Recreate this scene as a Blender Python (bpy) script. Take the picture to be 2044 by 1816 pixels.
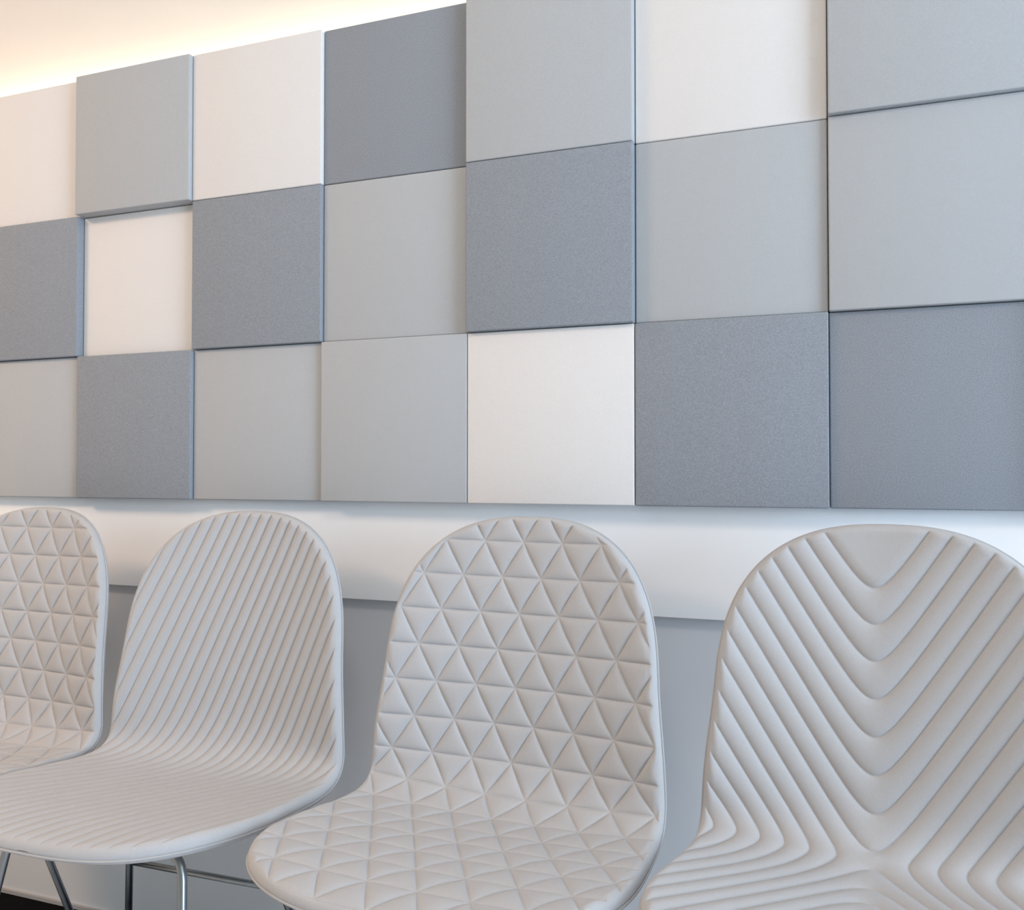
import bpy, bmesh, math
import numpy as np
from mathutils import Matrix, Vector

for o in list(bpy.data.objects):
    bpy.data.objects.remove(o, do_unlink=True)
SC = bpy.context.scene
COL = SC.collection

# ------------------------------------------------------------------ camera
ZT = 0.89                       # height of the lower edge of the wall tiles above the floor
CAM = (1.7882, -1.42309, 0.05787 + ZT)
YAW, PIT, FPX = 0.34834, 0.01831, 1700.0
cd = bpy.data.cameras.new('camera'); cam = bpy.data.objects.new('camera', cd); COL.objects.link(cam)
cd.sensor_fit = 'HORIZONTAL'; cd.sensor_width = 36.0; cd.lens = FPX / 2044.0 * 36.0
cd.clip_start = 0.02; cd.clip_end = 100
fw = Vector((-math.sin(YAW) * math.cos(PIT), math.cos(YAW) * math.cos(PIT), math.sin(PIT)))
rt = Vector((math.cos(YAW), math.sin(YAW), 0)); up = rt.cross(fw)
M = Matrix((rt, up, -fw)).transposed().to_4x4(); M.translation = Vector(CAM)
cam.matrix_world = M
SC.camera = cam

# ------------------------------------------------------------------ look
SC.view_settings.view_transform = 'Standard'
SC.view_settings.look = 'None'
SC.view_settings.gamma = 1.0
SC.view_settings.use_curve_mapping = False
SC.view_settings.exposure = -0.08

# ------------------------------------------------------------------ world + lights
w = bpy.data.worlds.new('world'); SC.world = w; w.use_nodes = True
bg = w.node_tree.nodes['Background']
bg.inputs[0].default_value = (0.44, 0.425, 0.37, 1); bg.inputs[1].default_value = 1.0

def area(name, loc, target, sx, sy, power, color, spread=180):
    l = bpy.data.lights.new(name, 'AREA'); l.shape = 'RECTANGLE'; l.size = sx; l.size_y = sy
    l.energy = power; l.color = color; l.spread = math.radians(spread)
    o = bpy.data.objects.new(name, l); COL.objects.link(o)
    o.location = loc
    o.rotation_euler = (Vector(target) - Vector(loc)).to_track_quat('-Z', 'Y').to_euler()
    return o
# daylight through the window in the right-hand wall
area('window_daylight', (6.98, -2.30, 1.35), (0.7, -0.3, 1.0), 2.5, 2.1, 300, (0.68, 0.83, 1.0))
# lamps of the room
area('ceiling_lamp_light', (1.45, -1.35, 2.46), (1.45, -1.2, 0), 0.34, 0.34, 8, (1.0, 0.82, 0.68))
area('left_lamp_light', (-0.9, -1.5, 2.46), (-0.6, -1.2, 0), 0.7, 0.7, 73, (1.0, 0.66, 0.45))

# ------------------------------------------------------------------ materials
def mat(name, rgb, rough=0.8, metal=0.0, noise=0.0, nscale=900, bump=0.0, bscale=1500, sheen=0.0, spec=0.3):
    m = bpy.data.materials.new(name); m.use_nodes = True
    nt = m.node_tree; b = nt.nodes['Principled BSDF']
    b.inputs['Base Color'].default_value = (*rgb, 1)
    b.inputs['Roughness'].default_value = rough
    b.inputs['Metallic'].default_value = metal
    b.inputs['Specular IOR Level'].default_value = spec
    b.inputs['Sheen Weight'].default_value = sheen
    tc = nt.nodes.new('ShaderNodeTexCoord')
    if noise:
        n = nt.nodes.new('ShaderNodeTexNoise'); n.inputs['Scale'].default_value = nscale; n.inputs['Detail'].default_value = 3
        nt.links.new(tc.outputs['Object'], n.inputs['Vector'])
        r = nt.nodes.new('ShaderNodeValToRGB')
        lo = [c * (1 - noise) for c in rgb]; hi = [min(1, c * (1 + noise)) for c in rgb]
        r.color_ramp.elements[0].position = 0.3; r.color_ramp.elements[0].color = (*lo, 1)
        r.color_ramp.elements[1].position = 0.7; r.color_ramp.elements[1].color = (*hi, 1)
        nt.links.new(n.outputs['Fac'], r.inputs['Fac']); nt.links.new(r.outputs['Color'], b.inputs['Base Color'])
    if bump:
        n2 = nt.nodes.new('ShaderNodeTexNoise'); n2.inputs['Scale'].default_value = bscale; n2.inputs['Detail'].default_value = 2
        nt.links.new(tc.outputs['Object'], n2.inputs['Vector'])
        bp = nt.nodes.new('ShaderNodeBump'); bp.inputs['Strength'].default_value = bump; bp.inputs['Distance'].default_value = 0.0006
        nt.links.new(n2.outputs['Fac'], bp.inputs['Height']); nt.links.new(bp.outputs['Normal'], b.inputs['Normal'])
    return m
def emis(name, rgb, s):
    m = bpy.data.materials.new(name); m.use_nodes = True; b = m.node_tree.nodes['Principled BSDF']
    b.inputs['Base Color'].default_value = (.9, .9, .9, 1)
    b.inputs['Emission Color'].default_value = (*rgb, 1); b.inputs['Emission Strength'].default_value = s
    return m

M_WHITE = mat('white_felt', (0.74, 0.735, 0.735), .95, noise=.03, nscale=600, bump=.25, sheen=.0)
M_GREY = mat('light_grey_felt', (0.445, 0.47, 0.495), .95, noise=.05, nscale=700, bump=.3)
M_DARK = mat('dark_grey_felt', (0.272, 0.302, 0.343), .95, noise=.17, nscale=560, bump=.4)
M_CHAIR = mat('warm_grey_wool', (0.465, 0.472, 0.488), .95, noise=.06, nscale=1100, bump=.3, bscale=1600)
M_SEAM = mat('seam_thread', (0.44, 0.445, 0.455), .95)
M_STEEL = mat('satin_steel_tube', (0.34, 0.37, 0.39), .32, metal=1.0, noise=.05, nscale=60)
M_RUBBER = mat('black_rubber', (.02, .02, .02), .6)
M_BAND = mat('white_painted_board', (0.91, 0.95, 0.99), .65, noise=.01, nscale=8)
M_WALLU = mat('white_wall_paint', (0.79, 0.74, 0.70), .9, noise=.015, nscale=3, bump=.1, bscale=300)
M_WALLL = mat('grey_wall_paint', (0.68, 0.71, 0.745), .85, noise=.02, nscale=3, bump=.1, bscale=300)
M_FLOOR = mat('black_floor', (0.006, 0.006, 0.007), .95, noise=.2, nscale=30, spec=.05)
M_FLOORG = mat('pale_grey_floor', (0.54, 0.56, 0.59), .6, noise=.04, nscale=5)  # tone invented pale so the floor bounces light upwards
M_CEIL = mat('ceiling_paint', (0.82, 0.81, 0.79), .9, noise=.01, nscale=3)
M_TRIM = mat('grey_skirting', (0.42, 0.42, 0.43), .8, noise=.02, nscale=5)
M_LED = emis('warm_led_diffuser', (1.0, 0.95, 0.68), 28)
M_LAMP = emis('lamp_glass', (1.0, 0.87, 0.74), 4.0)
M_LAMPW = emis('warm_lamp_glass', (1.0, 0.66, 0.40), 3.0)
M_ALU = mat('aluminium', (0.6, 0.6, 0.6), .4, metal=1.0)
M_FRAME = mat('window_frame_paint', (0.75, 0.75, 0.75), .5)

# ------------------------------------------------------------------ helpers
def link(name, me, m=None, parent=None):
    o = bpy.data.objects.new(name, me); COL.objects.link(o)
    if m is not None: me.materials.append(m)
    if parent is not None: o.parent = parent
    return o
def tag(o, label=None, cat=None, group=None, kind=None):
    if label: o['label'] = label
    if cat: o['category'] = cat
    if group: o['group'] = group
    if kind: o['kind'] = kind
    return o
def box_bm(bm, x0, x1, y0, y1, z0, z1):
    v = [bm.verts.new((x, y, z)) for x in (x0, x1) for y in (y0, y1) for z in (z0, z1)]
    for f in ((0, 1, 3, 2), (4, 6, 7, 5), (0, 4, 5, 1), (2, 3, 7, 6), (0, 2, 6, 4), (1, 5, 7, 3)):
        bm.faces.new([v[i] for i in f])
def finish(bm, name, m, parent=None, bevel=0, seg=3, smooth=False):
    bmesh.ops.recalc_face_normals(bm, faces=bm.faces)
    if bevel:
        bmesh.ops.bevel(bm, geom=list(bm.edges), offset=bevel, segments=seg, profile=.5, affect='EDGES')
    me = bpy.data.meshes.new(name); bm.to_mesh(me); bm.free()
    if smooth:
        me.polygons.foreach_set('use_smooth', [True] * len(me.polygons))
    return link(name, me, m, parent)
def box(name, b, m, parent=None, bevel=0, seg=3, smooth=False):
    bm = bmesh.new(); box_bm(bm, *b); return finish(bm, name, m, parent, bevel, seg, smooth)
def structure(name, b, m, bevel=0):
    o = box(name, b, m, None, bevel); o['kind'] = 'structure'; return o
def rounded_path(pts, rad, n=8):
    pts = [Vector(p) for p in pts]; out = [pts[0]]
    for i in range(1, len(pts) - 1):
        a, b, c = pts[i - 1], pts[i], pts[i + 1]
        d1 = (a - b); d2 = (c - b); r = min(rad, d1.length * .45, d2.length * .45)
        p = b + d1.normalized() * r; q = b + d2.normalized() * r
        for k in range(n + 1):
            t = k / n; out.append(p * (1 - t) ** 2 + b * 2 * t * (1 - t) + q * t * t)
    out.append(pts[-1]); return out
def tube(name, pts, r, m, parent=None, rad=.03, seg=18, closed=False):
    P = rounded_path(pts, rad) if not closed else [Vector(p) for p in pts]
    bm = bmesh.new(); rings = []; N = len(P); prev = None
    for i, p in enumerate(P):
        if closed: t = (P[(i + 1) % N] - P[i - 1]).normalized()
        else: t = (P[min(i + 1, N - 1)] - P[max(i - 1, 0)]).normalized()
        if prev is None:
            a = Vector((0, 0, 1)) if abs(t.z) < .9 else Vector((1, 0, 0)); u = t.cross(a).normalized()
        else: u = (prev - t * prev.dot(t)).normalized()
        prev = u; v = t.cross(u)
        rings.append([bm.verts.new(p + (u * math.cos(k * 2 * math.pi / seg) + v * math.sin(k * 2 * math.pi / seg)) * r) for k in range(seg)])
    for i in range(N if closed else N - 1):
        A, B = rings[i], rings[(i + 1) % N]
        for k in range(seg): bm.faces.new((A[k], A[(k + 1) % seg], B[(k + 1) % seg], B[k]))
    if not closed: bm.faces.new(rings[0][::-1]); bm.faces.new(rings[-1])
    bmesh.ops.recalc_face_normals(bm, faces=bm.faces)
    return finish(bm, name, m, parent, smooth=True)

# ------------------------------------------------------------------ the room
CEIL = 2.5
structure('floor', (-2.6, 7.1, -4.2, -0.25, -0.1, 0.0), M_FLOORG)  # unseen floor, made pale to brighten the lower wall and white band
structure('trim_2', (-2.6, 7.1, -0.25, 0.16, -0.1, 0.0), M_FLOOR)
structure('ceiling', (-2.6, 7.1, -4.2, 0.16, CEIL, CEIL + .1), M_CEIL)
structure('wall_lower', (-2.6, 7.1, 0.008, 0.16, 0.0, 0.72), M_WALLL)
structure('trim_1', (-2.6, 7.1, -0.008, 0.16, 0.706, 0.905), M_BAND)
structure('wall_middle', (-2.6, 7.1, 0.0, 0.16, 0.905, 1.765), M_BAND)
structure('wall_back', (-2.6, 7.1, 0.052, 0.16, 1.765, CEIL), M_WALLU)
structure('baseboard_back', (-2.6, 7.1, 0.002, 0.008, 0.0, 0.008), M_TRIM)
# right-hand wall with its window opening (outside the picture, the daylight comes through it)
bm = bmesh.new()
box_bm(bm, 7.0, 7.1, -4.2, -3.65, 0, CEIL); box_bm(bm, 7.0, 7.1, -0.95, 0.0, 0, CEIL)
box_bm(bm, 7.0, 7.1, -3.65, -0.95, 0, 0.25); box_bm(bm, 7.0, 7.1, -3.65, -0.95, 2.46, CEIL)
o = finish(bm, 'wall_right', M_CEIL); o['kind'] = 'structure'
bm = bmesh.new()
for y in (-3.65, -2.33, -1.01): box_bm(bm, 7.02, 7.08, y, y + .06, .25, 2.46)
for z in (.25, 2.40): box_bm(bm, 7.02, 7.08, -3.59, -1.01, z, z + .06)
o = finish(bm, 'window_1', M_FRAME); o['kind'] = 'structure'

# ------------------------------------------------------------------ wall tiles
NX = [0, .99573, 1.99656, 3.0033, 4.00316, 5.00005, 6.00121, 7.0, 8.0]
ZR = [2.99365, 2.00394, 1.0041, -0.00169]      # top, upper joint, lower joint, bottom (in tiles)
T = 0.30
LV = [.0220, .0303, .0388, .0478]
grid = ["W1 G3 W2 D1 G3 W1 G3 G2",
        "D2 W0 D2 G1 D3 G1 G2 G3",
        "G1 D2 G1 G2 W2 D2 D1 G3"]
COLN = {'W': 'white', 'G': 'light grey', 'D': 'dark grey'}
MATS = {'W': M_WHITE, 'G': M_GREY, 'D': M_DARK}
LAB = {
 (0,0): 'white square felt tile in the top left corner, under the glowing cove',
 (0,1): 'raised light grey tile in the top row, second from the left end',
 (0,2): 'white square tile in the top row between a light grey and a dark grey tile',
 (0,3): 'dark grey square tile in the top row, the only dark one there',
 (0,4): 'light grey raised tile in the top row between the dark grey and a white tile',
 (0,5): 'white square tile in the top row, rightmost of the white ones',
 (0,6): 'light grey raised tile in the top right corner of the wall',
 (1,0): 'dark grey square tile at the left end of the middle row',
 (1,1): 'white recessed square tile in the middle row between two dark grey tiles',
 (1,2): 'dark grey square tile in the middle row, right of the recessed white tile',
 (1,3): 'light grey square tile in the middle row between two dark grey raised tiles',
 (1,4): 'dark grey raised tile of the middle row, directly above a white tile',
 (1,5): 'light grey tile in the middle row with the raised dark grey tile on its left',
 (1,6): 'light grey tile at the right end of the middle row, above the darkest corner tile',
 (2,0): 'light grey tile at the left end of the bottom row, above the leftmost chair',
 (2,1): 'dark grey tile in the bottom row, directly below the recessed white tile',
 (2,2): 'light grey recessed tile in the bottom row, right next to a dark grey tile',
 (2,3): 'light grey raised tile in the bottom row, left of its only white tile',
 (2,4): 'white square tile in the bottom row, above the middle quilted chair',
 (2,5): 'dark grey tile in the bottom row, right of the white tile',
 (2,6): 'dark grey recessed tile in the bottom right corner, above the chevron chair',
}
for r, row in enumerate(grid):
    for c, code in enumerate(row.split()):
        if c > 7: continue
        k, lv = code[0], int(code[1])
        x0, x1 = NX[c] * T + .0006, NX[c + 1] * T - .0006
        z0, z1 = ZT + ZR[r + 1] * T + .0005, ZT + ZR[r] * T - .0005
        o = box('felt_tile', (-(x1 - x0) / 2, (x1 - x0) / 2, -LV[lv], -.0003, -(z1 - z0) / 2, (z1 - z0) / 2), MATS[k], bevel=.0024, seg=4, smooth=True)
        o.location = ((x0 + x1) / 2, 0, (z0 + z1) / 2)
        if (r, c) in LAB: lab = LAB[(r, c)]
        else: lab = '%s square tile of the %s row, past the right edge of the picture' % (COLN[k], ('top', 'middle', 'bottom')[r])
        tag(o, lab, 'tile', 'square felt tiles in three rows')

# LED strip in the gap behind the top edge of the tiles
led = bpy.data.objects.new('led_light_strip', None); COL.objects.link(led); led.location = (1.0, .036, 1.765)
tag(led, 'warm LED strip hidden along the top of the tiled wall', 'light strip')
box('housing', (-1.15, 1.40, -.012, .012, 0, .010), M_ALU, led)
box('diffuser', (-1.148, 1.398, -.010, .010, .0101, .012), M_LED, led)

# ceiling lamps (above the picture)
for loc, s, m, lab in (((1.45, -1.35, CEIL), .17, M_LAMP, 'square ceiling lamp above the chairs'),
                       ((-.9, -1.5, CEIL), .35, M_LAMPW, 'wide warm ceiling lamp left of the chairs')):
    lamp = bpy.data.objects.new('ceiling_lamp', None); COL.objects.link(lamp); lamp.location = loc
    tag(lamp, lab, 'lamp')
    box('lamp_frame', (-s - .02, s + .02, -s - .02, s + .02, -.025, 0), M_FRAME, lamp, bevel=.004)
    box('diffuser', (-s, s, -s, s, -.029, -.0255), m, lamp)

# ------------------------------------------------------------------ chairs
SP = dict(L=.8316, a0=-.1218, abend=1.5936, sb=.3989, wb=.0517, aback2=-.0764, af=.2322, wseat=.2482, wwaist=.2361,
          wback=.2181, efront=2.8288, eback=2.4374, lfront=.2221, lback=.2376, cseat=.0069, cback=.0334, yfront=.498, zfront=-.4275 + ZT)
def sm(x, c, w): return .5 * (1 + np.tanh((x - c) / w))
def centre(s):
    S = np.linspace(0, SP['L'], 3000)
    a = SP['a0'] + SP['af'] * (1 - sm(S, .05, .05)) + SP['abend'] * sm(S, SP['sb'], SP['wb']) + SP['aback2'] * sm(S, SP['sb'] + .2, .1)
    ds = S[1] - S[0]
    y = SP['yfront'] - np.concatenate([[0], np.cumsum(np.cos(a)[:-1] * ds)])
    z = SP['zfront'] + np.concatenate([[0], np.cumsum(np.sin(a)[:-1] * ds)])
    return np.interp(s, S, y), np.interp(s, S, z), np.interp(s, S, a)
def halfwidth(s):
    L = SP['L']
    w = SP['wseat'] + (SP['wwaist'] - SP['wseat']) * sm(s, SP['sb'] - .12, .08) + (SP['wback'] - SP['wwaist']) * sm(s, SP['sb'] + .14, .08)
    a = np.clip(1 - s / SP['lfront'], 0, 1); b = np.clip(1 - (L - s) / SP['lback'], 0, 1)
    return w * np.maximum(1 - a ** SP['efront'], 0) ** (1 / SP['efront']) * np.maximum(1 - b ** SP['eback'], 0) ** (1 / SP['eback'])
def shell_point(s, t, off):
    y, z, a = centre(s)
    c = SP['cseat'] + (SP['cback'] - SP['cseat']) * sm(s, SP['sb'] + .03, .05)
    q = c * (t / .22) ** 2; sl = 2 * c * t / .22 ** 2
    ny, nz = np.sin(a), np.cos(a)
    k = 1 / np.sqrt(1 + sl * sl)
    return np.stack([t - off * sl * k, y + q * ny + off * k * ny, z + q * nz + off * k * nz], -1)
def density_nodes(n, length, edge, gain):
    x = np.linspace(0, length, 6000)
    d = 1 + gain * (np.exp(-x / edge) + np.exp(-(length - x) / edge))
    c = np.concatenate([[0], np.cumsum((d[1:] + d[:-1]) / 2)]); c /= c[-1]
    return np.interp(np.linspace(0, 1, n), c, x)
def outline(n=1200):
    th = np.linspace(0, 1, n); s = SP['L'] * (.5 - .5 * np.cos(math.pi * th)); w = halfwidth(s)
    return np.concatenate([np.stack([s, w], 1), np.stack([s, -w], 1)[::-1]])
def edge_distance(S, Tt):
    o = outline(); o = o[o[:, 1] >= 0]
    pts = np.stack([S.ravel(), np.abs(Tt).ravel()], 1)
    d = np.empty(len(pts)); A = o[:-1]; B = o[1:] - o[:-1]; BB = (B * B).sum(1) + 1e-12
    # coarse pass on vertices, then refine on the two nearest segments
    for i in range(0, len(pts), 20000):
        p = pts[i:i + 20000]
        D = (p[:, None, 0] - o[None, :, 0]) ** 2 + (p[:, None, 1] - o[None, :, 1]) ** 2
        j = D.argmin(1); best = np.sqrt(D[np.arange(len(p)), j])
        for jj in (np.clip(j - 1, 0, len(A) - 1), np.clip(j, 0, len(A) - 1)):
            t = np.clip(((p - A[jj]) * B[jj]).sum(1) / BB[jj], 0, 1)
            best = np.minimum(best, np.linalg.norm(p - A[jj] - B[jj] * t[:, None], axis=1))
        d[i:i + 20000] = best
    return d.reshape(S.shape)
R_EDGE = .0125
def grid_mesh(name, P, m, parent, flip=False):
    n, k = P.shape[:2]
    me = bpy.data.meshes.new(name)
    idx = np.arange(n * k).reshape(n, k)
    q = np.stack([idx[:-1, :-1], idx[:-1, 1:], idx[1:, 1:], idx[1:, :-1]], -1).reshape(-1, 4)
    if flip: q = q[:, ::-1]
    me.vertices.add(n * k); me.vertices.foreach_set('co', P.reshape(-1).astype(np.float32))
    me.loops.add(len(q) * 4); me.loops.foreach_set('vertex_index', q.reshape(-1).astype(np.int32))
    me.polygons.add(len(q)); me.polygons.foreach_set('loop_start', np.arange(0, len(q) * 4, 4, dtype=np.int32))
    me.polygons.foreach_set('loop_total', np.full(len(q), 4, dtype=np.int32))
    me.polygons.foreach_set('use_smooth', np.ones(len(q), dtype=bool))
    me.update(calc_edges=True)
    return link(name, me, m, parent)
def soft(d, e=.0005): return np.sqrt(d * d + e * e) - e

def pat_triangles(S, Tt, row=.0558, s0=.7905, t0=.005, pitch=.066):
    # seams along the three directions of a triangular lattice; every triangle is one soft pillow
    a = (Tt - t0) / pitch + (S - s0) / (2 * row); b = (Tt - t0) / pitch - (S - s0) / (2 * row)
    a = a - np.floor(a); b = b - np.floor(b)
    l1 = np.where(a > b, b, a); l2 = np.where(a > b, 1 - a, 1 - b); l3 = np.abs(a - b)
    e = .016
    l1, l2, l3 = [np.maximum(np.sqrt(l * l + e * e) - e, 0) for l in (l1, l2, l3)]
    A = .0046 + .0018 * sm(S, .36, .05)
    return A * ((27 * l1 * l2 * l3) ** .40 - 1)
def pat_stripes(S, Tt):
    q = Tt + .40 * S - .0016
    p = .0235
    d = np.abs((q / p + .5) % 1 - .5) * p / math.hypot(1, .4)
    r = p / 2 / math.hypot(1, .4)
    x = np.clip(soft(d) / r, 0, 1)
    A = .0013 + .0039 * sm(S, .36, .05) + .0010 * (1 - sm(S, .09, .02))
    return A * ((x * (2 - x)) ** .50 - 1)
def pat_chevron(S, Tt):
    k, r1, r2 = 1.58, .022, .012
    ds = S - .385; dt = Tt - .017
    A = np.sqrt(ds * ds + r2 * r2); B = np.sqrt(dt * dt + r1 * r1)
    q = A - k * B
    g = np.sqrt((ds / A) ** 2 + (k * dt / B) ** 2) + .12
    p = .0485
    f = np.abs(((q + .0145) / p + .5) % 1 - .5) * p
    d = f / g
    r = p / 2 / g
    top = (q > .325) & (ds > 0)                    # plain field inside the topmost U
    x = np.clip(soft(d) / np.minimum(r, .02), 0, 1)
    h = .0052 * ((x * (2 - x)) ** .55 - 1)
    x = np.clip(soft((q - .325) / g) / .014, 0, 1)
    return np.where(top, .0052 * (np.maximum(x * (2 - x), 0) ** .55 - 1), h)

NS, NT = 760, 460
s_nodes = density_nodes(NS, SP['L'] - 2e-5, .008, 2.2) + 1e-5
u_nodes = density_nodes(NT, 2.0, .04, 3.0) - 1
Sg = np.repeat(s_nodes[:, None], NT, 1); Wg = halfwidth(s_nodes)[:, None]
Tg = Wg * u_nodes[None, :]
Dg = edge_distance(Sg, Tg)
x = np.clip(Dg / R_EDGE, 0, 1); RIM = R_EDGE * np.sqrt(np.maximum(1 - (1 - x) ** 2, 0))
FADE = np.clip((Dg - .0015) / .009, 0, 1); FADE = FADE * FADE * (3 - 2 * FADE)
# coarse grid for the back of the shell
s2 = density_nodes(160, SP['L'] - 2e-5, .008, 3.5) + 1e-5; u2 = density_nodes(90, 2.0, .04, 5.0) - 1
S2 = np.repeat(s2[:, None], 90, 1); T2 = halfwidth(s2)[:, None] * u2[None, :]
D2 = edge_distance(S2, T2); x = np.clip(D2 / R_EDGE, 0, 1)
BACK = -R_EDGE * np.sqrt(np.maximum(1 - (1 - x) ** 2, 0))

LEG_R = .0062
def make_chair(pattern, label, cx, cy, rz):
    root = bpy.data.objects.new('upholstered_chair', None); COL.objects.link(root)
    root.location = (cx, cy, 0); root.rotation_euler = (0, 0, math.pi + rz)
    tag(root, label, 'chair', 'quilted shell chairs in a row along the wall')
    h = pattern(Sg, Tg) * FADE
    grid_mesh('quilted_seat_and_back', shell_point(Sg, Tg, RIM * 1.08 + h * .95), M_CHAIR, root, flip=True)
    grid_mesh('rear_cover', shell_point(S2, T2, BACK + .0003), M_CHAIR, root)
    o = outline(420); keep = np.ones(len(o), bool); keep[len(o) // 2] = False; keep[-1] = False; o = o[keep]
    sgn = np.sign(o[:, 1]); rim = shell_point(o[:, 0], o[:, 1], np.full(len(o), -.0035))
    tube('edge_piping', [tuple(p) for p in rim], .0016, M_SEAM, root, seg=8, closed=True)
    # four-legged tube frame
    for sx in (1, -1):
        fl = tube('leg', [(sx * .0005, .380, .4335), (sx * .150, .380, .4335), (sx * .212, .455, .012)], LEG_R, M_STEEL, root, rad=.036)
        rl = tube('leg', [(sx * .118, .374, .4300), (sx * .118, .185, .4200), (sx * .216, .085, .012)], LEG_R, M_STEEL, root, rad=.03)
        for p, lg in (((sx * .212, .455), fl), ((sx * .216, .085), rl)):
            bm = bmesh.new(); bmesh.ops.create_cone(bm, cap_ends=True, segments=20, radius1=.010, radius2=.008, depth=.022, matrix=Matrix.Translation((p[0], p[1], .011)))
            finish(bm, 'foot_cap', M_RUBBER, lg)
    tube('crossbar', [(.157, .142, .273), (-.157, .142, .273)], .0052, M_STEEL, root)
    tube('seat_support', [(.118, .262, .4240), (-.118, .262, .4240)], .0055, M_STEEL, root)
    return root
make_chair(lambda s, t: pat_triangles(s, t, row=.0543, t0=.034), 'triangle-quilted warm grey shell chair at the far left, cut by the picture edge', .3274, -.1173, -.0024)
make_chair(pat_stripes, 'warm grey shell chair stitched with slanting parallel ribs, second from the left', .8175, -.1084, .0193)
make_chair(pat_triangles, 'triangle-quilted warm grey shell chair in the middle, below the white bottom-row tile', 1.3518, -.1173, -.0505)
make_chair(pat_chevron, 'warm grey shell chair with V-shaped wavy ribs at the right', 1.8760, -.1330, -.1137)
